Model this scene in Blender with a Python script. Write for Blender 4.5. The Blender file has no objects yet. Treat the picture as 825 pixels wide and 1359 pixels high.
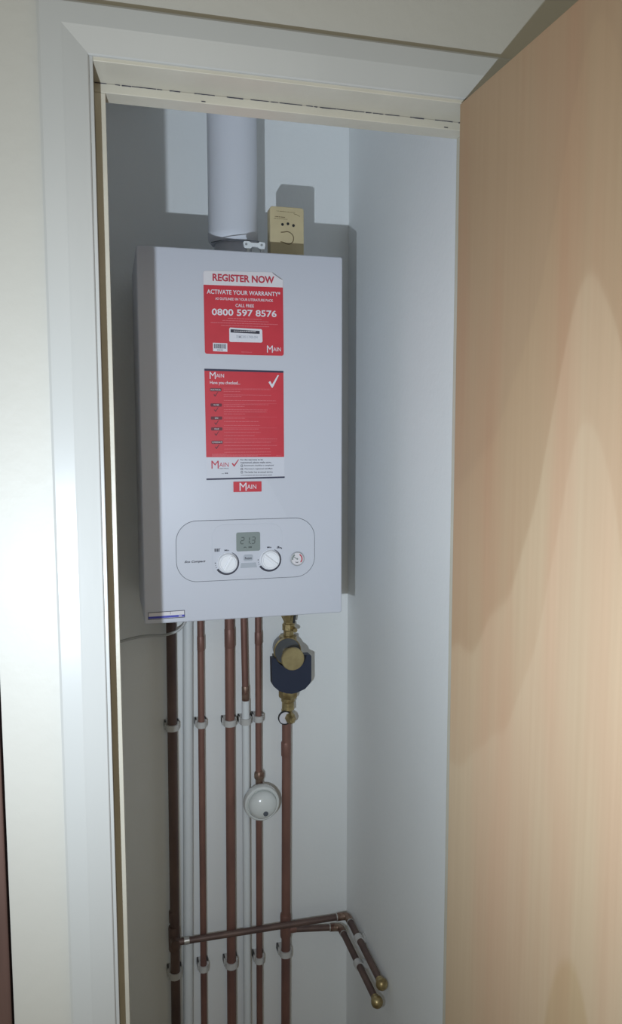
import bpy, bmesh, math, random
from mathutils import Vector, Matrix
random.seed(7)
PI = math.pi
S = bpy.context.scene
COL = S.collection
ZO = 1.25                       # height of the boiler's underside above the floor; all heights below are relative to it

# ---------------------------------------------------------------- camera
cd = bpy.data.cameras.new('camera')
cam = bpy.data.objects.new('camera', cd); COL.objects.link(cam); S.camera = cam
F_PX, YAW, PITCH, ROLL = 1019.6, 0.25548, 0.0976, -0.00168
cd.sensor_fit = 'VERTICAL'; cd.sensor_height = 24.0; cd.lens = 24.0*F_PX/1359.0
cd.clip_start = 0.02
fw = Vector((math.sin(YAW)*math.cos(PITCH), math.cos(YAW)*math.cos(PITCH), -math.sin(PITCH)))
rt = Vector((math.cos(YAW), -math.sin(YAW), 0)); up = rt.cross(fw)
rt2 = rt*math.cos(ROLL)+up*math.sin(ROLL); up2 = up*math.cos(ROLL)-rt*math.sin(ROLL)
M = Matrix((rt2, up2, -fw)).transposed().to_4x4(); M.translation = Vector((-0.05597, -1.76712, 0.35398+ZO))
cam.matrix_world = M

# ---------------------------------------------------------------- light
W = bpy.data.worlds.new('world'); S.world = W; W.use_nodes = True
W.node_tree.nodes['Background'].inputs[0].default_value = (1.0, 0.94, 0.70, 1)
W.node_tree.nodes['Background'].inputs[1].default_value = 0.37
ld = bpy.data.lights.new('torch', 'AREA'); ld.shape = 'DISK'; ld.size = 0.010; ld.energy = 7.7; ld.spread = math.radians(160); ld.color = (0.77, 0.88, 1.0)
lo = bpy.data.objects.new('torch', ld); COL.objects.link(lo); lo.location = (-0.153, -1.527, 0.112+ZO)
lo.rotation_euler = (math.radians(104), 0, math.radians(-24))
ld2 = bpy.data.lights.new('hall_fill', 'AREA'); ld2.shape = 'DISK'; ld2.size = 0.9; ld2.energy = 2.5; ld2.color = (1.0, 0.86, 0.66)  # unseen warm fill behind the camera, added to raise the ambient light
lo2 = bpy.data.objects.new('hall_fill', ld2); COL.objects.link(lo2); lo2.location = (0.1, -2.6, 2.25)
lo2.rotation_euler = (math.radians(50), 0, 0)
S.view_settings.view_transform = 'Standard'; S.view_settings.look = 'None'
S.view_settings.gamma = 1; S.view_settings.exposure = 0.0; S.view_settings.use_curve_mapping = False

# ---------------------------------------------------------------- materials
def srgb(r, g, b):
    f = lambda c: (c/255/12.92) if c/255 <= .04045 else ((c/255+.055)/1.055)**2.4
    return (f(r), f(g), f(b))
def mat(name, col, rough=.6, metal=0.0, spec=.5, var=0.0, vscale=8.0, col2=None, bump=0.0, bscale=200.0, coat=0.0, stretch=(1,1,1)):
    m = bpy.data.materials.new(name); m.use_nodes = True
    nt = m.node_tree; b = nt.nodes['Principled BSDF']
    b.inputs['Base Color'].default_value = (*col, 1); b.inputs['Roughness'].default_value = rough
    b.inputs['Metallic'].default_value = metal; b.inputs['Specular IOR Level'].default_value = spec
    b.inputs['Coat Weight'].default_value = coat
    tc = nt.nodes.new('ShaderNodeTexCoord'); mp = nt.nodes.new('ShaderNodeMapping')
    mp.inputs['Scale'].default_value = stretch
    nt.links.new(tc.outputs['Object'], mp.inputs['Vector'])
    if var > 0 or col2:
        n = nt.nodes.new('ShaderNodeTexNoise'); n.inputs['Scale'].default_value = vscale; n.inputs['Detail'].default_value = 5
        nt.links.new(mp.outputs[0], n.inputs['Vector'])
        r = nt.nodes.new('ShaderNodeValToRGB')
        c2 = col2 or tuple(c*(1-var) for c in col)
        r.color_ramp.elements[0].position = .35; r.color_ramp.elements[1].position = .65
        r.color_ramp.elements[0].color = (*c2, 1); r.color_ramp.elements[1].color = (*col, 1)
        nt.links.new(n.outputs['Fac'], r.inputs['Fac']); nt.links.new(r.outputs['Color'], b.inputs['Base Color'])
    if bump > 0:
        n2 = nt.nodes.new('ShaderNodeTexNoise'); n2.inputs['Scale'].default_value = bscale; n2.inputs['Detail'].default_value = 3
        nt.links.new(mp.outputs[0], n2.inputs['Vector'])
        bu = nt.nodes.new('ShaderNodeBump'); bu.inputs['Strength'].default_value = bump; bu.inputs['Distance'].default_value = .002
        nt.links.new(n2.outputs['Fac'], bu.inputs['Height']); nt.links.new(bu.outputs['Normal'], b.inputs['Normal'])
    return m
MT = dict(
    plaster=mat('plaster_white', (.88,.895,.89), .75, spec=.3, var=.02, vscale=3, bump=.25, bscale=90),
    cream_wall=mat('cream_wall_paint', (.415,.40,.36), .5, spec=.4, var=.04, vscale=4, bump=.2, bscale=60),
    gloss=mat('white_gloss_wood_paint', (.385,.385,.37), .28, spec=.5, var=.03, vscale=6, bump=.25, bscale=25, stretch=(1,1,.3)),
    cream_gloss=mat('yellowed_gloss_paint', (.47,.44,.365), .35, spec=.5, var=.08, vscale=12, bump=.3, bscale=40),
    dark_wood=mat('dark_stained_wood', (.10,.055,.045), .45, var=.35, vscale=6, stretch=(6,6,.6)),
    floor=mat('beige_carpet', (.34,.28,.22), .95, var=.2, vscale=60, bump=.6, bscale=300),
    casing=mat('white_enamelled_steel', (.60,.615,.675), .42, spec=.35, bump=.03, bscale=15),
    chassis=mat('grey_galvanised_steel', (.45,.46,.48), .45, metal=.6, var=.1),
    panel=mat('white_abs_plastic', (.60,.615,.675), .38, spec=.4),
    knob=mat('bright_white_plastic', (.88,.89,.92), .3),
    seam=mat('dark_grey_seam', (.10,.11,.13), .6),
    lcd=mat('grey_green_lcd', (.24,.28,.27), .3),
    lcd_ink=mat('lcd_segment_ink', (.04,.05,.05), .4),
    button=mat('grey_button', (.42,.45,.50), .4),
    ink=mat('black_print', (.03,.03,.05), .5),
    chrome=mat('chrome', (.7,.7,.7), .2, metal=1),
    red=mat('red_print', (.60,.035,.055), .45, var=.06, vscale=30),
    red_ink=mat('red_ink', (.50,.04,.07), .5),
    dark_red=mat('dark_red_print', (.14,.02,.035), .5),
    white_paper=mat('white_paper', (.74,.73,.78), .5),
    foot_paper=mat('cool_white_paper', (.64,.65,.71), .45),
    silver_paper=mat('pale_grey_paper', (.74,.71,.73), .5),
    pink=mat('pale_pink_print', (.66,.15,.18), .5),
    navy_print=mat('navy_print', (.03,.03,.07), .45),
    blue=mat('blue_print', (.06,.07,.45), .4),
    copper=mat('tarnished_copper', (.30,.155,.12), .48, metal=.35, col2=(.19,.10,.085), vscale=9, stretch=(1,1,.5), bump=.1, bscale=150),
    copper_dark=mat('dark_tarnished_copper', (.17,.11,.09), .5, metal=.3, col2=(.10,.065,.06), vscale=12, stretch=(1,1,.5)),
    solder=mat('soldered_joint', (.33,.24,.18), .4, metal=.6, col2=(.16,.08,.06), vscale=70),
    tin=mat('silver_solder', (.55,.54,.52), .35, metal=.7),
    brass=mat('aged_brass', (.50,.40,.20), .35, metal=.75, col2=(.30,.22,.10), vscale=60, bump=.15, bscale=250),
    brass_face=mat('turned_brass', (.42,.34,.17), .45, metal=.5, col2=(.32,.25,.12), vscale=40),
    navy=mat('navy_plastic', (.018,.026,.055), .5),
    black=mat('black_rubber', (.02,.02,.022), .5),
    smoked=mat('grey_smoked_plastic', (.10,.105,.11), .25),
    white_plastic=mat('white_pipe_plastic', (.76,.79,.80), .45),
    clip=mat('off_white_clip_plastic', (.55,.54,.52), .5),
    ivory=mat('yellowed_ivory_plastic', (.66,.55,.33), .45, var=.08, vscale=30),
    ivory_line=mat('brown_print', (.16,.11,.05), .5),
    flue=mat('white_flue_enamel', (.76,.78,.84), .5, spec=.3),
    dome=mat('glossy_white_plastic', (.74,.76,.74), .18),
    cable=mat('grey_cable_sheath', (.50,.50,.49), .5),
)

def plywood():
    m = bpy.data.materials.new('birch_plywood_veneer'); m.use_nodes = True
    nt = m.node_tree; N = nt.nodes; L = nt.links; b = N['Principled BSDF']
    b.inputs['Roughness'].default_value = .42; b.inputs['Specular IOR Level'].default_value = .35
    tc = N.new('ShaderNodeTexCoord')
    # broad cathedral figure: rings seen through a stretched, warped distance field
    def mth(op, x, y=None):
        n = N.new('ShaderNodeMath'); n.operation = op
        for i, q in enumerate((x, y)):
            if q is None: continue
            if isinstance(q, (int, float)): n.inputs[i].default_value = q
            else: L.new(q, n.inputs[i])
        return n.outputs[0]
    mp = N.new('ShaderNodeMapping'); mp.inputs['Scale'].default_value = (1, 2.2, .8)
    L.new(tc.outputs['Object'], mp.inputs['Vector'])
    n1 = N.new('ShaderNodeTexNoise'); n1.inputs['Scale'].default_value = 3.0; n1.inputs['Detail'].default_value = 2
    L.new(mp.outputs[0], n1.inputs['Vector'])
    sp = N.new('ShaderNodeSeparateXYZ'); L.new(tc.outputs['Object'], sp.inputs[0])
    dy = mth('ADD', sp.outputs['Y'], .257); d2 = mth('MULTIPLY', dy, dy)
    g = mth('DIVIDE', mth('MULTIPLY', d2, .46), mth('ADD', d2, .0075))
    v = mth('ADD', mth('ADD', sp.outputs['Z'], g), mth('MULTIPLY', mth('SUBTRACT', n1.outputs['Fac'], .5), .16))
    r1 = N.new('ShaderNodeValToRGB'); e = r1.color_ramp.elements
    stops = [(.0,(.34,.245,.145)),(.36,(.36,.26,.155)),(.54,(.375,.27,.16)),(.548,(.41,.305,.20)),(.70,(.42,.315,.21)),(.80,(.435,.33,.22)),(.806,(.41,.30,.195)),(.878,(.405,.298,.192)),(.884,(.355,.247,.152)),(.98,(.35,.24,.146)),(.986,(.33,.225,.138)),(1.0,(.335,.228,.14))]
    while len(e) < len(stops): e.new(.5)
    for el, (p_, c_) in zip(e, sorted(stops)): el.position = p_; el.color = (*c_, 1)
    for el, (p_, c_) in zip(e, sorted(stops)): el.position = p_; el.color = (*c_, 1)
    L.new(mth('DIVIDE', v, 2.0), r1.inputs['Fac'])
    # fine vertical fibre
    mp2 = N.new('ShaderNodeMapping'); mp2.inputs['Scale'].default_value = (1, 60, 1.6); L.new(tc.outputs['Object'], mp2.inputs['Vector'])
    n2 = N.new('ShaderNodeTexNoise'); n2.inputs['Scale'].default_value = 2.5; n2.inputs['Detail'].default_value = 6
    L.new(mp2.outputs[0], n2.inputs['Vector'])
    r2 = N.new('ShaderNodeValToRGB'); r2.color_ramp.elements[0].position = .3; r2.color_ramp.elements[1].position = .7
    r2.color_ramp.elements[0].color = (.95,.94,.93,1); r2.color_ramp.elements[1].color = (1,1,1,1)
    L.new(n2.outputs['Fac'], r2.inputs['Fac'])
    # soft pinkish streaks
    mp3 = N.new('ShaderNodeMapping'); mp3.inputs['Scale'].default_value = (1, 9, .8); L.new(tc.outputs['Object'], mp3.inputs['Vector'])
    n3 = N.new('ShaderNodeTexNoise'); n3.inputs['Scale'].default_value = 1.7; n3.inputs['Detail'].default_value = 2; L.new(mp3.outputs[0], n3.inputs['Vector'])
    r3 = N.new('ShaderNodeValToRGB'); r3.color_ramp.elements[0].position = .42; r3.color_ramp.elements[1].position = .66
    r3.color_ramp.elements[0].color = (1,1,1,1); r3.color_ramp.elements[1].color = (1.0,.90,.89,1)
    L.new(n3.outputs['Fac'], r3.inputs['Fac'])
    m1 = N.new('ShaderNodeMixRGB'); m1.blend_type = 'MULTIPLY'; m1.inputs[0].default_value = 1; L.new(r1.outputs[0], m1.inputs[1]); L.new(r2.outputs[0], m1.inputs[2])
    m2 = N.new('ShaderNodeMixRGB'); m2.blend_type = 'MULTIPLY'; m2.inputs[0].default_value = 1; L.new(m1.outputs[0], m2.inputs[1]); L.new(r3.outputs[0], m2.inputs[2])
    L.new(m2.outputs[0], b.inputs['Base Color'])
    return m
MT['ply'] = plywood()

# ---------------------------------------------------------------- helpers
def B(): return bmesh.new()
def obj(name, bm, m, parent=None, smooth=False, label=None, kind=None, bevel=0, angle=35):
    me = bpy.data.meshes.new(name); bmesh.ops.recalc_face_normals(bm, faces=bm.faces[:])
    bm.to_mesh(me); bm.free()
    me.materials.append(MT[m] if isinstance(m, str) else m)
    o = bpy.data.objects.new(name, me); COL.objects.link(o)
    if parent is not None:
        o.parent = parent
        off = Vector(parent.location) if parent.type == 'EMPTY' or parent.parent is None else Vector((0,0,0))
        me.transform(Matrix.Translation(-off))
        if parent.parent is not None: me.transform(Matrix.Translation(-Vector(parent.parent.location)))
    if bevel:
        md = o.modifiers.new('bevel', 'BEVEL'); md.width = bevel; md.segments = 3; md.limit_method = 'ANGLE'; md.angle_limit = math.radians(30)
    if smooth:
        for p in me.polygons: p.use_smooth = True
        md = o.modifiers.new('sharp', 'EDGE_SPLIT'); md.split_angle = math.radians(angle)
    if label: o['label'] = label
    if kind: o['kind'] = kind
    return o
def thing(name, loc, label, cat, group=None):
    o = bpy.data.objects.new(name, None); COL.objects.link(o); o.location = loc; o.empty_display_size = .05
    o['label'] = label; o['category'] = cat
    if group: o['group'] = group
    return o
def tag(o, label, cat, group=None):
    o['label'] = label; o['category'] = cat
    if group: o['group'] = group
    return o
def origin(o, loc):
    loc = Vector(loc); o.data.transform(Matrix.Translation(-loc)); o.location = loc; return o
def box(bm, x0, x1, y0, y1, z0, z1):
    v = [bm.verts.new((x, y, z)) for x in (x0, x1) for y in (y0, y1) for z in (z0, z1)]
    for f in ((0,1,3,2),(4,6,7,5),(0,4,5,1),(2,3,7,6),(0,2,6,4),(1,5,7,3)): bm.faces.new([v[i] for i in f])
def prism(bm, pts, y0, y1):                      # (x,z) outline extruded along Y
    a = [bm.verts.new((x, y0, z)) for x, z in pts]; b = [bm.verts.new((x, y1, z)) for x, z in pts]
    n = len(pts); bm.faces.new(a); bm.faces.new(b[::-1])
    for i in range(n): bm.faces.new((a[i], b[i], b[(i+1) % n], a[(i+1) % n]))
def rrect(x0, x1, z0, z1, r, n=8):
    p = []
    for cx, cz, a0 in ((x1-r, z1-r, 0), (x0+r, z1-r, 90), (x0+r, z0+r, 180), (x1-r, z0+r, 270)):
        for i in range(n+1):
            a = math.radians(a0+90*i/n); p.append((cx+r*math.cos(a), cz+r*math.sin(a)))
    return p
def ring(bm, outer, inner, y0, y1):
    n = len(outer)
    vs = [[bm.verts.new((x, y, z)) for x, z in P] for P in (outer, inner) for y in (y0, y1)]
    for i in range(n):
        j = (i+1) % n
        bm.faces.new((vs[0][i], vs[0][j], vs[2][j], vs[2][i])); bm.faces.new((vs[1][i], vs[3][i], vs[3][j], vs[1][j]))
        bm.faces.new((vs[0][i], vs[1][i], vs[1][j], vs[0][j])); bm.faces.new((vs[2][i], vs[2][j], vs[3][j], vs[3][i]))
def circ(cx, cz, r, n=48): return [(cx+r*math.cos(2*PI*i/n), cz+r*math.sin(2*PI*i/n)) for i in range(n)]
def lathe(bm, prof, c, axis='Z', n=40):          # prof [(radius, height along axis)]; solid if it starts and ends at radius 0
    c = Vector(c); rings = []
    def P(r, h, a):
        u, v = r*math.cos(a), r*math.sin(a)
        return {'Z': Vector((u, v, h)), 'Y': Vector((u, h, v)), 'X': Vector((h, u, v))}[axis]+c
    for r, h in prof:
        if r < 1e-7: rings.append([bm.verts.new(P(0, h, 0))])
        else: rings.append([bm.verts.new(P(r, h, 2*PI*k/n)) for k in range(n)])
    for a, b in zip(rings, rings[1:]):
        for k in range(n):
            l = (k+1) % n
            if len(a) == 1 and len(b) == 1: continue
            if len(a) == 1: bm.faces.new((a[0], b[k], b[l]))
            elif len(b) == 1: bm.faces.new((a[k], b[0], a[l]))
            else: bm.faces.new((a[k], b[k], b[l], a[l]))
def cyl(bm, c, r, h0, h1, axis='Z', n=32, ch=0):
    if ch: lathe(bm, [(0,h0),(r-ch,h0),(r,h0+ch),(r,h1-ch),(r-ch,h1),(0,h1)], c, axis, n)
    else: lathe(bm, [(0,h0),(r,h0),(r,h1),(0,h1)], c, axis, n)
def path_round(pts, r, n=8):
    out = [Vector(pts[0])]
    for i in range(1, len(pts)-1):
        a, b, c = Vector(pts[i-1]), Vector(pts[i]), Vector(pts[i+1])
        d1 = (a-b).normalized(); d2 = (c-b).normalized(); ang = d1.angle(d2)
        if ang > PI-.02: out.append(b); continue
        t = min(r/math.tan(ang/2), (a-b).length*.49, (c-b).length*.49); p1 = b+d1*t; p2 = b+d2*t
        for k in range(n+1):
            s = k/n; out.append(p1*(1-s)**2+b*2*s*(1-s)+p2*s**2)
    out.append(Vector(pts[-1])); return out
def tube(bm, pts, r, n=20):
    pts = [Vector(p) for p in pts]; rings = []
    t0 = (pts[1]-pts[0]).normalized(); nrm = t0.orthogonal().normalized()
    for i, p in enumerate(pts):
        t = (pts[min(i+1, len(pts)-1)]-pts[max(i-1, 0)]).normalized()
        nrm = (nrm-t*nrm.dot(t)).normalized(); bi = t.cross(nrm)
        rings.append([bm.verts.new(p+(nrm*math.cos(2*PI*k/n)+bi*math.sin(2*PI*k/n))*r) for k in range(n)])
    for a, b in zip(rings, rings[1:]):
        for k in range(n): bm.faces.new((a[k], a[(k+1) % n], b[(k+1) % n], b[k]))
    bm.faces.new(rings[0][::-1]); bm.faces.new(rings[-1])
def spline(pts, n=8):
    P = [Vector(p) for p in pts]; P = [P[0]*2-P[1]]+P+[P[-1]*2-P[-2]]; out = []
    for i in range(1, len(P)-2):
        for k in range(n):
            t = k/n; a, b, c, d = P[i-1:i+3]
            out.append(.5*((2*b)+(c-a)*t+(2*a-5*b+4*c-d)*t*t+(3*b-a-3*c+d)*t**3))
    out.append(P[-2]); return out
def text_into(bm, s, x0, x1, z0, z1, y, th=.0003, bold=0.0, shear=0.0, slope=0.0):
    """lettering scaled into the box x0..x1, z0..z1 (z0 = lowest ink, z1 = highest ink), standing th proud of plane y"""
    cu = bpy.data.curves.new('t', 'FONT'); cu.body = s; cu.size = 1; cu.offset = bold; cu.shear = shear; cu.resolution_u = 3
    o = bpy.data.objects.new('t', cu); COL.objects.link(o)
    me = bpy.data.meshes.new_from_object(o.evaluated_get(bpy.context.evaluated_depsgraph_get()))
    COL.objects.unlink(o); bpy.data.objects.remove(o)
    xs = [v.co.x for v in me.vertices]; ys = [v.co.y for v in me.vertices]
    ax, bx, ay, by = min(xs), max(xs), min(ys), max(ys)
    vs = []
    for v in me.vertices:
        u = (v.co.x-ax)/(bx-ax); w = (v.co.y-ay)/(by-ay) if by > ay else 0
        vs.append((x0+(x1-x0)*u, z0+(z1-z0)*w+slope*(x1-x0)*u))
    top = [bm.verts.new((a, y-th, c)) for a, c in vs]
    for p in me.polygons:
        try: bm.faces.new([top[i] for i in p.vertices])
        except ValueError: pass
    # sides
    from collections import Counter
    cnt = Counter()
    for p in me.polygons:
        k = list(p.vertices)
        for a, c in zip(k, k[1:]+k[:1]): cnt[(min(a, c), max(a, c))] += 1
    base = {}
    for (a, c), q in cnt.items():
        if q == 1:
            for i in (a, c):
                if i not in base: base[i] = bm.verts.new((vs[i][0], y, vs[i][1]))
            try: bm.faces.new((top[a], top[c], base[c], base[a]))
            except ValueError: pass
    bpy.data.meshes.remove(me)
Z = lambda z: z+ZO
def zt(pts): return [(x, Z(z)) for x, z in pts]

# ---------------------------------------------------------------- room shell
XL, XR = -0.12, 0.4975                     # cupboard side walls
YF, YI = -0.905, -0.825                    # hall face and inner face of the front wall
CEIL = Z(1.15)
def struct(name, bm, m, parent=None, **k): return obj(name, bm, m, parent, kind='structure', **k)
OX0, OX1, OZ = -0.062, 0.388, Z(0.740)     # inside of the door lining
b = B(); box(b, XL-.1, XR+.1, 0, .1, 0, CEIL); struct('wall_back', b, 'plaster')
b = B(); box(b, XL, XR, YI+.006, 0, Z(1.10), CEIL-.001); struct('ceiling_bounce', b, 'plaster')  # unseen lower white ceiling, added to bounce light into the upper cupboard
b = B(); box(b, XL, OX0-.022, YI+.0005, YI+.006, 0, Z(1.10)); box(b, OX1+.022, XR, YI+.0005, YI+.006, 0, Z(1.10)); box(b, OX0-.022, OX1+.022, YI+.0005, YI+.006, OZ+.022, Z(1.10)); struct('wall_bounce_skin', b, 'plaster')  # thin white skin out of view, added to bounce light back inside
b = B(); box(b, XR, XR+.1, YI, 0, 0, CEIL); struct('wall_right', b, 'plaster')
b = B(); box(b, XL-.1, XL, YI, 0, 0, CEIL); struct('wall_left', b, 'plaster')
b = B(); box(b, -.62, 2.2, -3.2, .1, -.1, 0); struct('floor', b, 'floor')
b = B(); box(b, -.62, 2.2, -2.6, .1, CEIL, CEIL+.1); struct('ceiling', b, 'cream_wall')
b = B()                                     # front wall around the opening
t = .022
box(b, -.176, OX0-t, YF, YI, 0, CEIL); box(b, OX1+t, 2.2, YF, YI, 0, CEIL); box(b, OX0-t, OX1+t, YF, YI, OZ+t, CEIL)
struct('wall_front', b, 'cream_wall')
b = B(); box(b, -.62, -.26, YF, YI, 0, CEIL); struct('wall_front', b, 'cream_wall')
b = B(); box(b, -.26, -.1785, YF-.004, YI+.01, 0, CEIL); struct('trim_5', b, 'dark_wood', bevel=.003)
# lining boards
b = B(); box(b, OX0-t, OX0, YF, YI, 0, OZ+t); struct('trim_1', b, 'gloss', bevel=.0008)
b = B(); box(b, OX1, OX1+t, YF, YI, 0, OZ+t); struct('trim_2', b, 'cream_gloss', bevel=.0008)
b = B(); box(b, OX0, OX1, YF, YI, OZ, OZ+t); struct('trim_3', b, 'cream_gloss', bevel=.0008)
# door stops
b = B(); box(b, OX0, OX0+.012, -.855, -.829, 0, OZ-.010); struct('trim_6', b, 'cream_gloss', bevel=.0008)
b = B(); box(b, OX1-.007, OX1, -.855, -.829, 0, OZ-.010); struct('trim_7', b, 'cream_gloss', bevel=.0008)
b = B(); box(b, OX0, OX1, -.855, -.829, OZ-.010, OZ); hs = struct('trim_8', b, 'cream_gloss', bevel=.0008)
b = B()                                     # broken paint line where lining and stop meet
x = OX0+.001
while x < OX1-.005:
    w = random.uniform(.004, .03); h = random.uniform(.0003, .0008)
    n = max(3, int(w/.003)); lo_, hi_ = [], []
    for i in range(n+1):
        xx = x+w*i/n; lo_.append((xx, OZ-.0006-random.uniform(0, h))); hi_.append((xx, OZ-.0002))
    prism(b, lo_+hi_[::-1], -.8556, -.8549); x += w+random.uniform(.0, .018)*(1 if x < .1 or x > .25 else .3)
obj('paint_crack', b, 'ink', hs)
b = B(); box(b, .055, .0595, -.8556, -.8549, OZ-.0085, OZ-.0078); box(b, .352, .357, -.8556, -.8549, OZ-.0082, OZ-.0075); obj('chip', b, 'ink', hs)
# architrave: chamfered profile, u outward from the opening, v proud of the wall
PROF = [(0,0),(0,.0026),(.0012,.0040),(.004,.0044),(.024,.0078),(.026,.0082),(.0465,.0082),(.049,.0066),(.049,0)]
IX0, IX1, IZ = OX0-.004, OX1+.004, OZ+.004
def arch(name, f0, f1):
    b = B(); A = [b.verts.new(f0(u, v)) for u, v in PROF]; C = [b.verts.new(f1(u, v)) for u, v in PROF]; n = len(PROF)
    b.faces.new(A); b.faces.new(C[::-1])
    for i in range(n): b.faces.new((A[i], C[i], C[(i+1) % n], A[(i+1) % n]))
    return struct(name, b, 'gloss')
arch('trim_9', lambda u, v: (IX0-u, YF-v, 0), lambda u, v: (IX0-u, YF-v, IZ+u))
arch('trim_10', lambda u, v: (IX0-u, YF-v, IZ+u), lambda u, v: (IX1+u, YF-v, IZ+u))
arch('trim_11', lambda u, v: (IX1+u, YF-v, 0), lambda u, v: (IX1+u, YF-v, IZ+u))
# door leaf, open at right angles to the wall
b = B(); box(b, 0, .034, -.432, 0, .006, Z(.7375)); d = struct('door_1', b, 'ply', bevel=.0012)
d.location = (.3475, -.9085, 0); d.rotation_euler = (0, 0, math.radians(1.75))
b = B()
for hz in (.25, 1.0, 1.75):
    cyl(b, (.0405, .004, hz), .005, -.04, .04, n=16, ch=.001); box(b, .034, .0362, -.03, .002, hz-.038, hz+.038)
hg = obj('hinge', b, 'brass', None); hg.parent = d

# ---------------------------------------------------------------- boiler
FY = -.305                                   # plane of the boiler's front
bo = thing('boiler', (.195, -.16, Z(0)), 'white wall-hung boiler with red stickers and a dial control panel', 'boiler')
b = B(); prism(b, rrect(0, .39, Z(0), Z(.70), .004, 4), FY, -.045)
obj('casing', b, 'casing', bo, bevel=.003, smooth=True)
b = B(); box(b, .006, .384, -.045, -.001, Z(.004), Z(.694)); obj('back_frame', b, 'chassis', bo)
# round-cornered control panel
cp_out = zt(rrect(.0610, .3335, .0772, .1955, .040, 12)); cp_in = zt(rrect(.0619, .3326, .0781, .1946, .0391, 12))
b = B(); prism(b, cp_in, FY-.0010, FY-.0001); cp = obj('control_panel', b, 'panel', bo, bevel=.0003)
b = B(); ring(b, cp_out, cp_in, FY-.0006, FY-.0001); obj('seam', b, 'seam', cp)
b = B(); prism(b, zt(rrect(.1300, .2670, .0835, .1860, .022, 10)), FY-.0016, FY-.0009); obj('raised_plate', b, 'panel', cp, bevel=.0005)
PY = FY-.0016
b = B(); prism(b, zt(rrect(.1762, .2230, .1334, .1702, .0035, 6)), PY-.0008, PY); lc = obj('display', b, 'lcd', bo, label='grey liquid crystal display reading 21.3')
b = B()
def seg(ch, x, z, w, h, th=.0012, sk=.10):
    S7 = {'2': 'abged', '1': 'bc', '3': 'abgcd'}[ch]
    P = {'a': ((0,h),(w,h)), 'b': ((w,h),(w,h/2)), 'c': ((w,h/2),(w,0)), 'd': ((0,0),(w,0)), 'e': ((0,0),(0,h/2)), 'f': ((0,h/2),(0,h)), 'g': ((0,h/2),(w,h/2))}
    for s in S7:
        (a, c), (e, f) = P[s]; g = .0006
        if a == e: c, f = (c-g, f+g) if c > f else (c+g, f-g); q = [(a-th/2, c), (a+th/2, c), (e+th/2, f), (e-th/2, f)]
        else: q = [(a+g, c-th/2), (e-g, c-th/2), (e-g, c+th/2), (a+g, c+th/2)]
        prism(b, [(x+px+pz*sk, Z(z+pz)) for px, pz in q], PY-.0011, PY-.0008)
seg('2', .1845, .1480, .0060, .0125); seg('1', .1950, .1480, .0060, .0125); seg('3', .2060, .1480, .0060, .0125)
prism(b, circ(.2036, Z(.1480), .0008, 10), PY-.0011, PY-.0008)
prism(b, zt([(.1895,.1398),(.1930,.1425),(.1965,.1398),(.1950,.1398),(.1930,.1411),(.1910,.1398)]), PY-.0011, PY-.0008)
for k in range(4): prism(b, zt(rrect(.2000+k*.0017, .2011+k*.0017, .1395, .1425, .0003, 2)), PY-.0011, PY-.0008)
obj('digits', b, 'lcd_ink', lc)
b = B(); prism(b, zt(rrect(.1900, .2082, .1143, .1262, .0035, 6)), PY-.0016, PY); rb = obj('reset_button', b, 'button', bo, bevel=.0005)
b = B(); text_into(b, 'Reset', .1925, .2060, Z(.1172), Z(.1222), PY-.0016, bold=.01); obj('lettering', b, 'ink', rb)
b = B(); prism(b, zt([(.1835,.1005),(.2165,.1008),(.2140,.1103),(.1855,.1103)]), PY-.0006, PY); obj('indicator_window', b, 'button', bo)
def knob(cx, cz, ang):
    b = B(); lathe(b, [(0,0),(.0195,0),(.0195,-.001),(.0184,-.002),(.0180,-.009),(.0165,-.0105),(0,-.0105)], (cx, PY, Z(cz)), 'Y', 48)
    k = obj('dial', b, 'knob', bo, smooth=True)
    b = B(); a = math.radians(ang); u = Vector((math.cos(a), math.sin(a))); v = Vector((-u.y, u.x))
    q = [u*.0158+v*.0026, u*-.0158+v*.0026, u*-.0158-v*.0026, u*.0158-v*.0026]
    prism(b, [(cx+p.x, Z(cz)+p.y) for p in q], PY-.0145, PY-.0103); obj('grip', b, 'knob', k, bevel=.001)
    b = B(); ring(b, circ(cx, Z(cz), .0150, 48), circ(cx, Z(cz), .0146, 48), PY-.01065, PY-.0104)
    obj('groove', b, 'button', k)
    b = B(); o, i = [], []                   # tapering dark scale from seven o'clock anticlockwise to one o'clock
    for s in range(41):
        th = math.radians(212+213*s/40); wd = .0034*(1-s/40)**.7+.0006
        o.append((cx+(.0208+wd)*math.cos(th), Z(cz)+(.0208+wd)*math.sin(th))); i.append((cx+.0206*math.cos(th), Z(cz)+.0206*math.sin(th)))
    for s in range(40): prism(b, [o[s], o[s+1], i[s+1], i[s]], PY-.0003, PY)
    for th, r in ((202, .0008), (192, .0007), (180, .0011)):
        t_ = math.radians(th); prism(b, circ(cx+.0232*math.cos(t_), Z(cz)+.0232*math.sin(t_), r, 12), PY-.0003, PY)
    text_into(b, 'Min', cx-.0052, cx+.0034, Z(cz+.0225), Z(cz+.0258), PY, bold=.02)
    return obj('scale_marks', b, 'ink', cp)
knob(.1585, .1123, 60); knob(.2420, .1150, -38)
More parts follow.
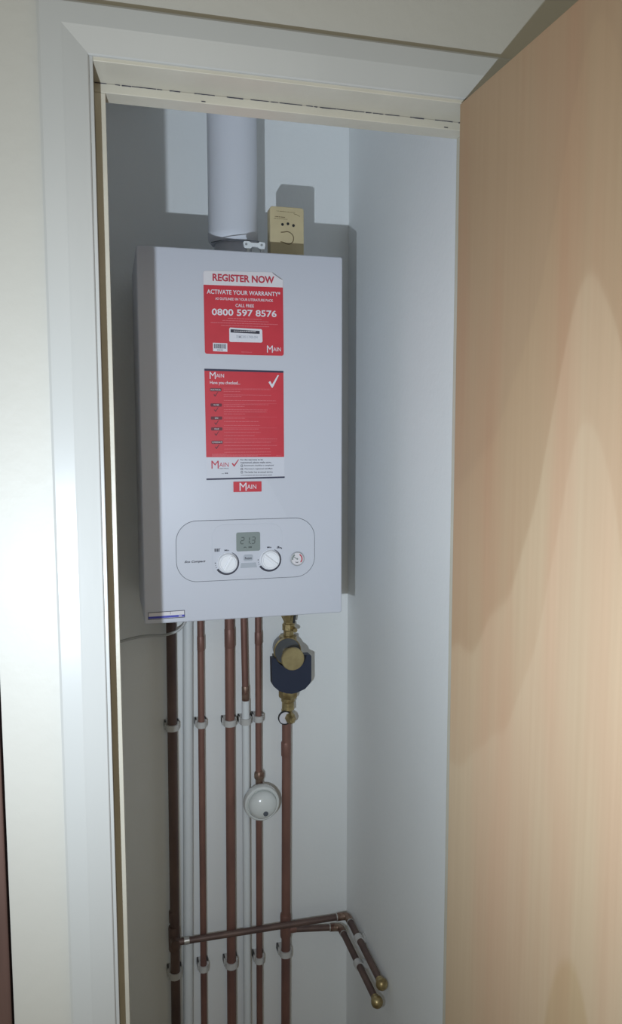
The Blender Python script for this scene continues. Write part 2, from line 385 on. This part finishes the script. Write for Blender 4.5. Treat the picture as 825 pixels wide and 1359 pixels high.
# radiator and tap symbols
b = B()
for k in range(4): prism(b, zt(rrect(.1340+k*.0025, .1357+k*.0025, .1343, .1405, .0006, 3)), PY-.0003, PY)
prism(b, zt(rrect(.1418, .1455, .1398, .1405, .0002, 2)), PY-.0003, PY); obj('radiator_symbol', b, 'ink', cp)
b = B(); prism(b, zt([(.2572,.1405),(.2612,.1405),(.2612,.1392),(.2600,.1392),(.2600,.1382),(.2650,.1382),(.2662,.1370),(.2662,.1348),(.2644,.1348),(.2644,.1362),(.2630,.1366),(.2560,.1366),(.2560,.1382),(.2585,.1382),(.2585,.1392),(.2572,.1392)]), PY-.0003, PY); obj('tap_symbol', b, 'ink', cp)
b = B(); text_into(b, 'Eco Compact', .0765, .1165, Z(.1138), Z(.1192), FY-.0010, bold=.03, shear=.35); obj('lettering', b, 'ink', cp)
# pressure gauge
gx, gz = .2970, .1140
b = B(); ring(b, circ(gx, Z(gz), .0142), circ(gx, Z(gz), .0122), FY-.004, FY-.0009); ga = obj('pressure_gauge', b, 'chassis', bo, bevel=.0005)
b = B(); prism(b, circ(gx, Z(gz), .0124), FY-.0022, FY-.0009); obj('gauge_face', b, 'silver_paper', ga)
def arcstrip(b, cx, cz, r0, r1, a0, a1, y0, y1, n=16):
    for s in range(n):
        p = [math.radians(a0+(a1-a0)*k/n) for k in (s, s+1)]
        prism(b, [(cx+r1*math.cos(p[0]), cz+r1*math.sin(p[0])), (cx+r1*math.cos(p[1]), cz+r1*math.sin(p[1])), (cx+r0*math.cos(p[1]), cz+r0*math.sin(p[1])), (cx+r0*math.cos(p[0]), cz+r0*math.sin(p[0]))], y0, y1)
b = B(); arcstrip(b, gx, Z(gz), .0085, .0108, -45, 60, FY-.0025, FY-.0022); obj('red_zone', b, 'red_ink', ga)
b = B(); arcstrip(b, gx, Z(gz), .0080, .0110, 120, 190, FY-.0025, FY-.0022); prism(b, zt([(gx-.0095,gz+.0055),(gx-.0088,gz+.0065),(gx+.0016,gz-.0006),(gx+.0008,gz-.0020)]), FY-.0030, FY-.0025)
prism(b, circ(gx, Z(gz), .0016, 12), FY-.0032, FY-.0025); obj('needle', b, 'lcd', ga)
b = B(); text_into(b, 'bar', gx-.0030, gx+.0030, Z(gz-.0082), Z(gz-.0050), FY-.0022, bold=.01); obj('lettering', b, 'ink', ga)

# wording helpers for the stickers
def logo(b, x0, z0, w, h, y, bold=.0):       # big M with smaller AIN beside it
    text_into(b, 'M', x0, x0+w*.42, Z(z0), Z(z0+h), y, bold=bold)
    text_into(b, 'AIN', x0+w*.45, x0+w, Z(z0+h*.22), Z(z0+h*.76), y, bold=bold)
def fine(b, x0, x1, z, h, y, slope=0.0):     # print too small to read: broken hairlines
    x = x0
    while x < x1-.001:
        w = min(random.uniform(.0015, .006), x1-x)
        zz = z+slope*(x-x0); prism(b, zt([(x,zz),(x+w,zz+slope*w),(x+w,zz+h+slope*w),(x,zz+h)]), y-.00015, y); x += w+random.uniform(.0004, .0009)
def tick(b, x, z, w, h, y, th=.22):
    q = [(0,.42),(.16,.52),(.34,.26),(.88,1.0),(1.0,.98),(.40,0),(.30,0)]
    prism(b, zt([(x+w*a, z+h*c) for a, c in q]), y-.0002, y)
# --- upper sticker
SY = FY-.0008
st = [(.1205,.6560),(.1215,.6590),(.1245,.6603),(.2505,.6640),(.2712,.6510),(.2722,.5125),(.2712,.5100),(.2690,.5088),(.1250,.5088),(.1222,.5100),(.1213,.5130)]
b = B(); prism(b, zt(st), SY, FY); s1 = obj('warranty_sticker', b, 'red', bo, label='red and white sticker about registering the warranty')
b = B(); prism(b, zt([(.1205,.6350),(.2711,.6368),(.2712,.6510),(.2505,.6640),(.1245,.6603),(.1215,.6590),(.1205,.6560)]), SY-.0001, SY); obj('header_band', b, 'silver_paper', s1)
b = B()                                       # peeled corner, curling away from the casing
v = [b.verts.new(p) for p in ((.2505,SY-.0003,Z(.6640)),(.2712,SY-.0003,Z(.6510)),(.2640,SY-.0050,Z(.6515)),(.2512,SY-.0050,Z(.6600)))]
v2 = [b.verts.new(w.co+Vector((0,-.0003,0))) for w in v]
b.faces.new(v); b.faces.new(v2[::-1])
for i in range(4): b.faces.new((v[i], v2[i], v2[(i+1)%4], v[(i+1)%4]))
obj('peeled_corner', b, 'silver_paper', s1)
y = SY-.0001
b = B(); text_into(b, 'REGISTER NOW', .1375, .2545, Z(.6425), Z(.6560), y, bold=.034, slope=.004); obj('headline', b, 'red_ink', s1)
b = B()
text_into(b, 'ACTIVATE YOUR WARRANTY*', .1265, .2660, Z(.6190), Z(.6275), SY, bold=.016, slope=.006)
text_into(b, 'AS OUTLINED IN YOUR LITERATURE PACK', .1420, .2520, Z(.6085), Z(.6132), SY, bold=.012, slope=.006)
text_into(b, 'CALL FREE', .1800, .2150, Z(.5968), Z(.6028), SY, bold=.012, slope=.006)
text_into(b, '0800 597 8576', .1352, .2585, Z(.5800), Z(.5925), SY, bold=.020, slope=.006)
obj('white_lettering', b, 'white_paper', s1)
b = B()
for z, a, c in ((.5748,.165,.230),(.5705,.155,.243),(.5660,.133,.262),(.5615,.152,.244)): fine(b, a, c, z, .0013, SY, .004)
fine(b, .190, .212, .5135, .0010, SY); obj('fine_print', b, 'pink', s1)
b = B(); logo(b, .2395, .5140, .0270, .0135, SY); obj('logo', b, 'white_paper', s1)
b = B(); prism(b, zt([(.1675,.5335),(.1675,.5565),(.1695,.5585),(.2285,.5575),(.2305,.5555),(.2310,.5345),(.2290,.5325),(.1695,.5320)]), SY-.0003, SY); w1 = obj('serial_label', b, 'white_paper', s1)
yy = SY-.0003
b = B(); prism(b, zt([(.1700,.5495),(.2255,.5485),(.2256,.5540),(.1700,.5555)]), yy-.0001, yy); obj('dark_band', b, 'ink', s1)
b = B(); fine(b, .176, .218, .5518, .0012, yy-.0001); obj('band_print', b, 'silver_paper', s1)
b = B(); text_into(b, 'ERM2205117900-004', .1810, .2215, Z(.5395), Z(.5445), yy, bold=.004); obj('serial_number', b, 'button', s1)
b = B(); prism(b, zt([(.1365,.5140),(.1365,.5295),(.1635,.5292),(.1635,.5138)]), SY-.0003, SY); obj('barcode_label', b, 'white_paper', s1)
b = B(); x = .1385
while x < .1612:
    w = random.choice((.0004, .0007, .0010)); prism(b, zt([(x,.5192),(x+w,.5192),(x+w,.5275),(x,.5275)]), yy-.0001, yy); x += w+random.choice((.0004, .0006))
fine(b, .144, .156, .5158, .0012, yy); obj('barcode', b, 'ink', s1)
# --- lower sticker
b = B(); prism(b, zt([(.1197,.4805),(.2714,.4795),(.2726,.2745),(.1210,.2742)]), SY, FY); s2 = obj('checklist_sticker', b, 'foot_paper', bo, label='tall red checklist sticker with a white foot')
b = B(); prism(b, zt([(.1198,.4775),(.2714,.4765),(.2719,.3150),(.1209,.3157)]), SY-.0001, SY); obj('red_panel', b, 'red', s2)
b = B(); prism(b, zt([(.1197,.4812),(.2714,.4800),(.2714,.4765),(.1198,.4775)]), SY-.0002, SY); obj('border', b, 'navy_print', s2); b = B(); prism(b, zt([(.1206,.2755),(.2728,.2772),(.2728,.2742),(.1206,.2724)]), SY-.0002, SY); obj('border', b, 'navy_print', s2)
y = SY-.0001
b = B(); logo(b, .1295, .4625, .0270, .0130, y); text_into(b, 'Have you checked...', .1300, .1870, Z(.4510), Z(.4590), y, bold=.008); tick(b, .2420, .4480, .0205, .0240, y); obj('white_lettering', b, 'white_paper', s2)
rows = [(.4425,'ELECTRICAL'),(.4140,'WATER'),(.3895,'GAS'),(.3690,'FLUE'),(.3440,'CONDENSATE')]
for z, wd in rows:
    xo = .1300+(.4425-z)*.012
    b = B(); prism(b, zt(rrect(xo, xo+.0215, z-.0030, z+.0030, .0015, 4)), y-.0002, y); obj('heading_tab', b, 'dark_red', s2)
    w = min(.0018*len(wd)+.001, .0195); b = B(); text_into(b, wd, xo+.01075-w/2, xo+.01075+w/2, Z(z-.0014), Z(z+.0016), y-.0002); obj('heading_word', b, 'silver_paper', s2)
    b = B(); tick(b, xo+.0062, z-.0128, .0090, .0088, y); obj('tick', b, 'dark_red', s2)
b = B()
for z, x1 in ((.4435,.247),(.4395,.188),(.4330,.247),(.4295,.190),(.4225,.258),(.4150,.242),(.4115,.195),(.4050,.240),(.4010,.238),(.3970,.196),(.3890,.196),(.3830,.222),(.3755,.225),(.3685,.222),(.3620,.226),(.3560,.214),(.3495,.258),(.3430,.247),(.3370,.258),(.3305,.244),(.3245,.246)):
    fine(b, .1555, x1, z, .0009, y)
for z in (.4460, .4180, .3920, .3715, .3465): prism(b, zt([(.154,z),(.258,z-.0005),(.258,z-.0002),(.154,z+.0003)]), y-.0001, y)
for z, x1 in ((.3210,.160),(.3192,.246),(.3175,.220)): fine(b, .1320, x1, z, .0008, y)
fine(b, .256, .267, .3180, .0006, y)
obj('fine_print', b, 'pink', s2)
y = SY
b = B(); logo(b, .1305, .2940, .0330, .0150, y); tick(b, .1690, .2975, .0145, .0135, y); obj('red_lettering', b, 'red_ink', s2)
b = B()
text_into(b, 'For the warranty to be', .1862, .2300, Z(.3080), Z(.3118), y, bold=.014)
text_into(b, 'maintained, please make sure...', .1862, .2480, Z(.3025), Z(.3065), y, bold=.014)
for z, s, x1 in ((.2978,'Benchmark checklist is completed',.2510),(.2914,'Warranty is registered with Main',.2485),(.2852,'The boiler has an annual service',.2490)):
    text_into(b, s, .1935, x1, Z(z-.0005), Z(z+.0028), y, bold=.004)
    ring(b, zt(rrect(.1868,.1908,z-.0010,z+.0032,.0004,2)), zt(rrect(.1876,.1900,z-.0002,z+.0024,.0002,2)), y-.0002, y)
fine(b, .1865, .2490, .2800, .0009, y)
text_into(b, 'HEATING', .1455, .1635, Z(.2932), Z(.2948), y, bold=.01); fine(b, .1560, .1635, .2840, .0018, y); fine(b, .1495, .1545, .2838, .0006, y)
obj('dark_lettering', b, 'ink', s2)
# --- badge
b = B(); prism(b, zt(rrect(.1720, .2268, .2485, .2684, .0008, 3)), FY-.0016, FY); s3 = obj('badge', b, 'red', bo, bevel=.0004, label='small red rectangular badge below the stickers')
b = B(); logo(b, .1838, .2508, .0325, .0155, FY-.0016); obj('logo', b, 'white_paper', s3)
# --- blue-edged label at the lower corner
b = B(); prism(b, zt([(.0066,.0228),(.0752,.0238),(.0754,.0097),(.0066,.0092)]), SY, FY); s4 = obj('rating_label', b, 'silver_paper', bo, label='white and blue strip label at the lower left corner')
b = B(); ring(b, zt([(.0064,.0230),(.0754,.0240),(.0756,.0095),(.0064,.0090)]), zt([(.0074,.0219),(.0743,.0228),(.0745,.0107),(.0074,.0102)]), SY-.0001, SY); prism(b, zt([(.0480,.0170),(.0486,.0170),(.0486,.0228),(.0480,.0228)]), SY-.0001, SY); obj('border', b, 'navy_print', s4)
b = B(); prism(b, zt([(.0072,.0148),(.0746,.0154),(.0747,.0112),(.0072,.0107)]), SY-.0001, SY); obj('blue_band', b, 'blue', s4)
b = B(); prism(b, zt([(.0640,.0122),(.0700,.0122),(.0700,.0140),(.0640,.0140)]), SY-.0002, SY); fine(b, .036, .042, .0185, .0025, SY); obj('print', b, 'silver_paper', s4)
# underside fittings where the pipes enter
for x, r in ((.0665,.014),(.1335,.011),(.2005,.014),(.2365,.011),(.2690,.011),(.3340,.014)):
    b = B(); lathe(b, [(0,0),(r,0),(r,-.018),(0,-.018)], (x, -.032, Z(.004)), 'Z', 6); obj('pipe_union', b, 'brass', bo)

# ---------------------------------------------------------------- flue, bracket, detector
fx, fy_ = .2000, -.160
fl = thing('flue_pipe', (fx, fy_, Z(.70)), 'thick white vertical flue pipe rising from the boiler top', 'pipe')
b = B(); lathe(b, [(0,.748),(.044,.744),(.0495,.750),(.0510,.756),(.0510,.766),(.0500,.768),(.0500,1.15),(0,1.15)], (fx, fy_, ZO), 'Z', 64); obj('outer_tube', b, 'flue', fl, smooth=True)
b = B(); lathe(b, [(0,.70),(.043,.70),(.043,.706),(.038,.708),(.038,.752),(0,.752)], (fx, fy_, ZO), 'Z', 48); obj('collar', b, 'casing', fl, smooth=True)
br = thing('pipe_bracket', (.218, -.272, Z(.70)), 'small white plastic bracket with two screws on the boiler top', 'bracket')
b = B(); Yb = -.272
prism(b, zt([(.2010,.7235),(.2030,.7260),(.2130,.7262),(.2160,.7240),(.2300,.7240),(.2330,.7262),(.2425,.7255),(.2440,.7225),(.2425,.7110),(.2400,.7100),(.2395,.7045),(.2345,.7040),(.2350,.7110),(.2290,.7160),(.2190,.7165),(.2150,.7120),(.2120,.7045),(.2080,.7045),(.2085,.7110),(.2030,.7140)]), Yb-.004, Yb+.004)
obj('body', b, 'white_plastic', br, bevel=.0008)
for sx in (.2065, .2365):
    b = B(); cyl(b, (sx, Yb-.004, Z(.7200)), .0022, -.001, .001, 'Y', 16); obj('screw', b, 'chassis', br)
b = B(); cyl(b, (.2100, Yb, Z(.7000)), .0012, 0, .006, 'Z', 10); cyl(b, (.2370, Yb, Z(.7000)), .0012, 0, .006, 'Z', 10); obj('feet', b, 'black', br)
b = B(); tube(b, spline([(.150,-.2,Z(.738)),(.178,-.235,Z(.7370)),(.205,-.262,Z(.7300)),(.232,-.268,Z(.7285)),(.225,-.2665,Z(.7245))]), .0009, 8); obj('wire', b, 'seam', br)

ax0, ax1, ay = .2665, .3365, -.212
al = thing('gas_detector', (.3015, -.197, Z(.70)), 'yellowed ivory detector with three dots on the boiler top', 'detector')
b = B(); prism(b, rrect(ax0, ax1, Z(.7005), Z(.8135), .006, 6), ay, -.184); obj('case', b, 'ivory', al, bevel=.002, smooth=True)
b = B()
for cx, cz in ((.2920,.7787),(.3033,.7806),(.3147,.7780)): prism(b, circ(cx, Z(cz), .0028, 20), ay-.0004, ay)
obj('indicator_lights', b, 'black', al)
b = B()
pts = [(.2885,.7633),(.2950,.7640),(.3010,.7652),(.3070,.7640),(.3130,.7590),(.3148,.7530),(.3130,.7460),(.3070,.7415),(.3000,.7415),(.2940,.7440),(.2880,.7447)]
tube(b, spline([(x, ay-.0001, Z(z)) for x, z in pts]), .0009, 8); obj('button_outline', b, 'ivory_line', al)
b = B()
fine(b, .280, .318, .8038, .0007, ay, -.02); fine(b, .2765, .297, .7925, .0013, ay, -.02); fine(b, .2745, .302, .7893, .0007, ay, -.02); tube(b, spline([(.3150,ay,Z(.8010)),(.3220,ay,Z(.7995)),(.3280,ay,Z(.7965))]), .0004, 6)
obj('print', b, 'ivory_line', al)
b = B(); box(b, .322, .332, ay-.001, -.19, Z(.7002), Z(.7020)); obj('foot', b, 'black', al)

# ---------------------------------------------------------------- pipes
PYc = -.032
def xat(xa, xb, z, za, zb): return xa+(xb-xa)*(z-za)/(zb-za)
def vpipe(name, xa, xb, r, m, label, cat='pipe', z0=-1.25, z1=.004, y=PYc):
    t_ = thing(name, (xb, y, Z(z0)), label, cat)
    b = B(); tube(b, [(xat(xa,xb,z,z1,z0), y, Z(z)) for z in (z0, (z0+z1)/2, z1)], r, 28)
    obj('tube', b, m, t_, smooth=True); return t_
def coupler(t_, x, z, r, h, m='solder', y=PYc):
    b = B(); lathe(b, [(0,-h/2-.0015),(r,-h/2),(r+.0008,-h/2+.002),(r+.0008,h/2-.002),(r,h/2),(0,h/2+.0015)], (x, y, Z(z)), 'Z', 28)
    return obj('coupler', b, m, t_, smooth=True)
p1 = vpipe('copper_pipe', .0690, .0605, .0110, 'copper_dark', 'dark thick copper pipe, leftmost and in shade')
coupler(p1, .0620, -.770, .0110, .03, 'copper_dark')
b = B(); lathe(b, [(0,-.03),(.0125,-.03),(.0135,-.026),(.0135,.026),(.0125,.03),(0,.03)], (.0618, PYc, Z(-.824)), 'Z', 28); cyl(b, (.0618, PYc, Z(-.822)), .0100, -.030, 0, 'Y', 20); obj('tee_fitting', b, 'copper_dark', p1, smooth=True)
p2 = vpipe('copper_pipe', .1355, .1272, .0075, 'copper', 'thin copper pipe second from the left in the row')
coupler(p2, .1352, -.118, .0078, .035, 'copper')
p3 = vpipe('copper_pipe', .2020, .1945, .0110, 'copper', 'thick copper pipe in the middle of the row')
coupler(p3, .2017, -.110, .0112, .045, 'copper')
b = B()
p4 = thing('copper_pipe', (.2375, PYc, Z(-.28)), 'short thin copper pipe running down into a white plastic sleeve', 'pipe')
tube(b, [(.2345, PYc, Z(.004)), (.2378, PYc, Z(-.30))], .0075, 28); obj('tube', b, 'copper', p4, smooth=True)
coupler(p4, .2374, -.245, .0078, .035)
p5 = vpipe('copper_pipe', .2695, .2636, .0075, 'copper', 'thin copper pipe passing behind the round white valve cover')
coupler(p5, .2692, -.115, .0078, .03, 'copper')
p6 = vpipe('copper_pipe', .3362, .3285, .0110, 'copper', 'thick copper pipe below the brass and navy filter', z1=-.29)
coupler(p6, .3345, -.390, .0112, .035, 'copper')
b = B(); lathe(b, [(0,-.03),(.0125,-.03),(.0132,-.026),(.0132,.026),(.0125,.03),(0,.03)], (.3310, PYc, Z(-.838)), 'Z', 28); cyl(b, (.3310, PYc, Z(-.850)), .0098, 0, .026, 'X', 20); obj('tee_fitting', b, 'copper', p6, smooth=True)
wl = vpipe('plastic_pipe', .1095, .0895, .0118, 'white_plastic', 'long white plastic pipe between the two leftmost copper pipes', z1=.004, y=-.014)
wr = vpipe('plastic_pipe', .2378, .2330, .0092, 'white_plastic', 'white plastic sleeve pipe under the short copper pipe', z1=-.262, y=PYc)

# horizontal branches turning forward along the right wall
def rpipe(label, pts, clipy, capz):
    t_ = thing('branch_pipe', pts[0], label, 'pipe')
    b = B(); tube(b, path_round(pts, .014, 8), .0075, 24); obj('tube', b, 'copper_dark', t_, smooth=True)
    for k in range(1, len(pts)-1):
        P = Vector(pts[k]); d1 = (Vector(pts[k-1])-P).normalized(); d2 = (Vector(pts[k+1])-P).normalized()
        if (Vector(pts[k-1])-P).length < .04: continue
        b = B(); tube(b, path_round([P+d1*.026, P, P+d2*.026], .013, 8), .0092, 24); obj('elbow', b, 'solder', t_, smooth=True)
        for dd in (d1, d2):
            b = B(); q = P+dd*.0255; tube(b, [q, q+dd*.003], .0090, 20); obj('solder_ring', b, 'tin', t_, smooth=True)
    e = Vector(pts[-1]); b = B()
    lathe(b, [(0,-.0135),(.0055,-.0125),(.0100,-.0090),(.0128,-.0040),(.0130,.0005),(.0115,.0060),(.0088,.0095),(.0088,.014),(0,.014)], e, 'Y', 24); obj('end_cap', b, 'brass', t_, smooth=True)
    return t_
rpipe('upper copper branch pipe crossing the row to the right wall', [(.0622,-.052,Z(-.822)),(.4815,-.056,Z(-.823)),(.4815,-.305,Z(-.821))], -.2, 0)
b = B(); cyl(b, (.095, -.052, Z(-.822)), .0086, -.012, .0, 'X', 20); o = obj('solder_ring', b, 'tin', bpy.data.objects['branch_pipe'], smooth=True)
rpipe('short copper branch pipe from the thick pipe to the right wall', [(.338,PYc,Z(-.850)),(.4675,-.045,Z(-.858)),(.4675,-.315,Z(-.852))], -.2, 0)

# pipe clips: one of each size built, the rest copied
clip_src = {}
def clip(x, y, z, r, label, m='clip', rot=0.0, group='pipe clips'):
    key = (round(r, 4), m, round(y, 3))
    if key not in clip_src:
        t_ = thing('pipe_clip', (0,0,0), label, 'clip')
        b = B(); n = 28; o = circ(0, 0, r+.0040, n); i = circ(0, 0, r+.0002, n)
        vs = [[b.verts.new((px, py, h)) for px, py in P] for P in (o, i) for h in (-.0072, .0072)]
        for k in range(n):
            j = (k+1) % n
            b.faces.new((vs[0][k], vs[0][j], vs[2][j], vs[2][k])); b.faces.new((vs[1][k], vs[3][k], vs[3][j], vs[1][j]))
            b.faces.new((vs[0][k], vs[1][k], vs[1][j], vs[0][j])); b.faces.new((vs[2][k], vs[2][j], vs[3][j], vs[3][k]))
        obj('collar', b, m, t_, smooth=True)
        b = B(); yb = -y-.0005                # saddle reaching back to the wall
        w = r+.0062
        for sg in (-1, 1): box(b, min(sg*(r+.0006), sg*w), max(sg*(r+.0006), sg*w), r*.35, yb, -.0078, .0078)
        box(b, -w, w, min(yb-.004, r+.0008), yb, -.0078, .0078)
        obj('saddle', b, m, t_, bevel=.0015)
        clip_src[key] = t_; c = t_
    else:
        s = clip_src[key]; c = s.copy(); COL.objects.link(c)
        for ch in list(s.children):
            q = ch.copy(); COL.objects.link(q); q.parent = c
    c.location = (x, y, Z(z)); c.rotation_euler = (0, 0, rot); c['label'] = label; c['group'] = group
    return c
U, D_ = -.3095, -.9110
clip(.0668, PYc, U, .0110, 'upper white clip holding the dark leftmost copper pipe', 'clip')
clip(.1335, PYc, U, .0075, 'upper white clip holding the thin pipe second from left')
clip(.2000, PYc, U-.002, .0110, 'upper white clip holding the thick middle copper pipe')
clip(.2374, PYc, U-.002, .0092, 'white clip around the top of the white plastic sleeve')
clip(.2682, PYc, U+.001, .0075, 'upper white clip holding the thin pipe above the round cover')
clip(.0618, PYc, D_-.004, .0110, 'lower white clip holding the dark leftmost copper pipe')
clip(.1294, PYc, D_, .0075, 'lower white clip holding the thin pipe second from left')
clip(.1966, PYc, D_-.003, .0110, 'lower white clip holding the thick middle copper pipe')
clip(.2652, PYc, D_-.004, .0075, 'lower white clip holding the thin pipe below the round cover')
clip(.3308, PYc, D_+.002, .0110, 'lower white clip holding the thick rightmost copper pipe')
for x, y, z, lab in ((.4815, -.150, -.8225, 'white clip on the upper branch pipe at the right wall'), (.4675, -.190, -.855, 'white clip on the lower branch pipe at the right wall')):
    t_ = thing('pipe_clip', (x, y, Z(z)), lab, 'clip', 'pipe clips on the right wall')
    b = B(); ring(b, circ(x, Z(z), .0108, 28), circ(x, Z(z), .0077, 28), y-.008, y+.008); obj('collar', b, 'clip', t_)
    b = B(); box(b, x+.0095, XR-.0003, y-.007, y+.007, Z(z)-.009, Z(z)+.009); obj('saddle', b, 'clip', t_, bevel=.001)

# ---------------------------------------------------------------- filter with valves
cx, cz = .3315, -.1440
ft = thing('magnetic_filter', (.337, PYc, Z(-.145)), 'brass filter with a navy magnet block under the boiler', 'filter')
b = B(); lathe(b, [(0,-.066),(.0300,-.066),(.0312,-.064),(.0312,-.060),(.0290,-.058),(.0280,-.030),(.0240,-.014),(0,-.014)], (cx, 0, Z(cz+.003)), 'Y', 48); obj('body', b, 'smoked', ft, smooth=True)
b = B(); ring(b, circ(cx, Z(cz+.003), .0322, 56), circ(cx, Z(cz+.003), .0300, 56), -.0675, -.0600); obj('rim', b, 'brass', ft, bevel=.0006)
b = B(); lathe(b, [(0,-.122),(.0245,-.122),(.0262,-.1205),(.0262,-.116),(.0250,-.1145),(.0120,-.1140),(.0120,-.066),(0,-.066)], (cx, 0, Z(cz-.0005)), 'Y', 56); obj('cap', b, 'brass_face', ft, smooth=True)
b = B()                                      # U-shaped block wrapped round the lower half
oX0, oX1 = .2915, .3855; mx = cx+.001; ztop = -.1530
pts = [(oX0, ztop), (oX0+.001, -.212), (oX0+.004, -.2185), (oX0+.017, -.2310), (.3260, -.2380), (.3385, -.2400), (.3510, -.2385), (oX1-.015, -.2310), (oX1-.003, -.2185), (oX1, -.212), (oX1, ztop), (oX1-.004, ztop+.003), (cx+.0300, ztop+.003)]
for k in range(1, 20):
    a = math.radians(-5-170*k/20); pts.append((cx+.0305*math.cos(a), cz-.001+.0305*math.sin(a)))
pts.append((cx-.0300, ztop))
prism(b, zt(pts), -.078, -.056); obj('magnet_block', b, 'navy', ft, bevel=.002)
b = B(); cyl(b, (.3385, -.040, ZO), .0210, -.242, -.112, 'Z', 28); lathe(b, [(0,-.238),(.0225,-.238),(.0235,-.244),(.0235,-.256),(.0215,-.260),(0,-.260)], (.339, -.040, ZO), 'Z', 8); lathe(b, [(0,-.258),(.0165,-.258),(.0165,-.270),(.0145,-.272),(.0150,-.290),(.0125,-.292),(0,-.292)], (.3385, -.038, ZO), 'Z', 24); obj('lower_union', b, 'brass', ft, smooth=True)
b = B(); lathe(b, [(0,-.292),(.0132,-.292),(.0132,-.312),(.0115,-.318),(0,-.318)], (.3365, -.034, ZO), 'Z', 24)
lathe(b, [(0,-.072),(.0055,-.072),(.0105,-.066),(.0130,-.059),(.0130,-.040),(0,-.040)], (.3405, 0, Z(-.3070)), 'Y', 8); lathe(b, [(0,-.078),(.0035,-.078),(.0045,-.074),(.0045,-.066),(0,-.066)], (.3410, 0, Z(-.3020)), 'Y', 8); obj('lower_valve', b, 'brass', ft, smooth=True)
b = B(); ring(b, circ(.3280, Z(-.3060), .0165, 36), circ(.3280, Z(-.3060), .0145, 36), -.054, -.048); obj('valve_ring', b, 'black', ft)
b = B(); prism(b, circ(.3280, Z(-.3060), .0146, 36), -.051, -.046); obj('valve_label', b, 'white_paper', ft)
b = B(); lathe(b, [(0,-.138),(.0125,-.138),(.0125,-.100),(.0155,-.098),(.0155,-.084),(.0120,-.082),(.0120,-.078),(.0185,-.064),(.0185,-.030),(.0120,-.028),(.0120,-.0145),(0,-.0145)], (.3415, -.036, ZO), 'Z', 8); obj('upper_union', b, 'brass', ft, smooth=True)
b = B(); lathe(b, [(0,-.018),(.0048,-.018),(.0055,-.014),(.0055,0),(0,0)], (.3500, -.050, Z(-.093)), 'Y', 16); obj('bleed_screw', b, 'brass', ft, smooth=True)
b = B(); tube(b, path_round([(.351,-.052,Z(-.020)),(.352,-.058,Z(-.055)),(.349,-.055,Z(-.078))], .01), .0028, 10); obj('lever', b, 'black', ft, smooth=True)
b = B(); lathe(b, [(0,-.03),(.006,-.026),(.0085,-.019),(.006,-.012),(.002,-.008),(.002,.021),(0,.021)], (.374, -.040, Z(-.022)), 'Z', 16); obj('bleed_key', b, 'brass', ft, smooth=True)

# ---------------------------------------------------------------- round white valve cover on the thin pipe
vc = thing('valve_cover', (.2693, -.05, Z(-.505)), 'round white domed valve cover with a black centre dot', 'valve')
vx, vz = .2690, -.5045
b = B(); lathe(b, [(0,-.030),(.0405,-.030),(.0425,-.034),(.0425,-.044),(.0410,-.050),(.0375,-.0530),(.0350,-.0515),(.0345,-.047),(0,-.047)], (vx, -.014, Z(vz)), 'Y', 64); obj('rim', b, 'dome', vc, smooth=True)
b = B(); lathe(b, [(0,-.0740)]+[(.0335*math.sin(a*PI/24), -.052-.022*math.cos(a*PI/24)) for a in range(1, 13)]+[(.0335,-.046),(0,-.046)], (vx+.0010, -.014, Z(vz-.0010)), 'Y', 64); obj('dome', b, 'dome', vc, smooth=True, angle=60)
b = B(); cyl(b, (vx+.0040, -.0870, Z(vz-.0135)), .0058, -.0012, .006, 'Y', 24); obj('dot', b, 'seam', vc)
b = B(); lathe(b, [(0,.045),(.0085,.045),(.0118,.050),(.0122,.056),(.0118,.062),(.0085,.067),(0,.067)], (.2686, PYc, Z(vz)), 'Z', 12); lathe(b, [(0,-.02),(.009,-.02),(.009,.047),(0,.047)], (.2686, PYc, Z(vz)), 'Z', 20); obj('compression_nut', b, 'solder', vc, smooth=True)

# ---------------------------------------------------------------- loose cable below the boiler
b = B(); tube(b, spline([(.106,-.070,Z(-.004)),(.0995,-.070,Z(-.050)),(.085,-.070,Z(-.0715)),(.067,-.070,Z(-.0800)),(.046,-.070,Z(-.0835)),(.018,-.068,Z(-.083)),(-.012,-.066,Z(-.0855)),(-.060,-.055,Z(-.100)),(-.118,-.04,Z(-.13))]), .0030, 12)
o = obj('cable', b, 'cable', None, smooth=True); origin(o, (.108, -.060, Z(0))); tag(o, 'pale grey cable looping from under the boiler to the left', 'cable')
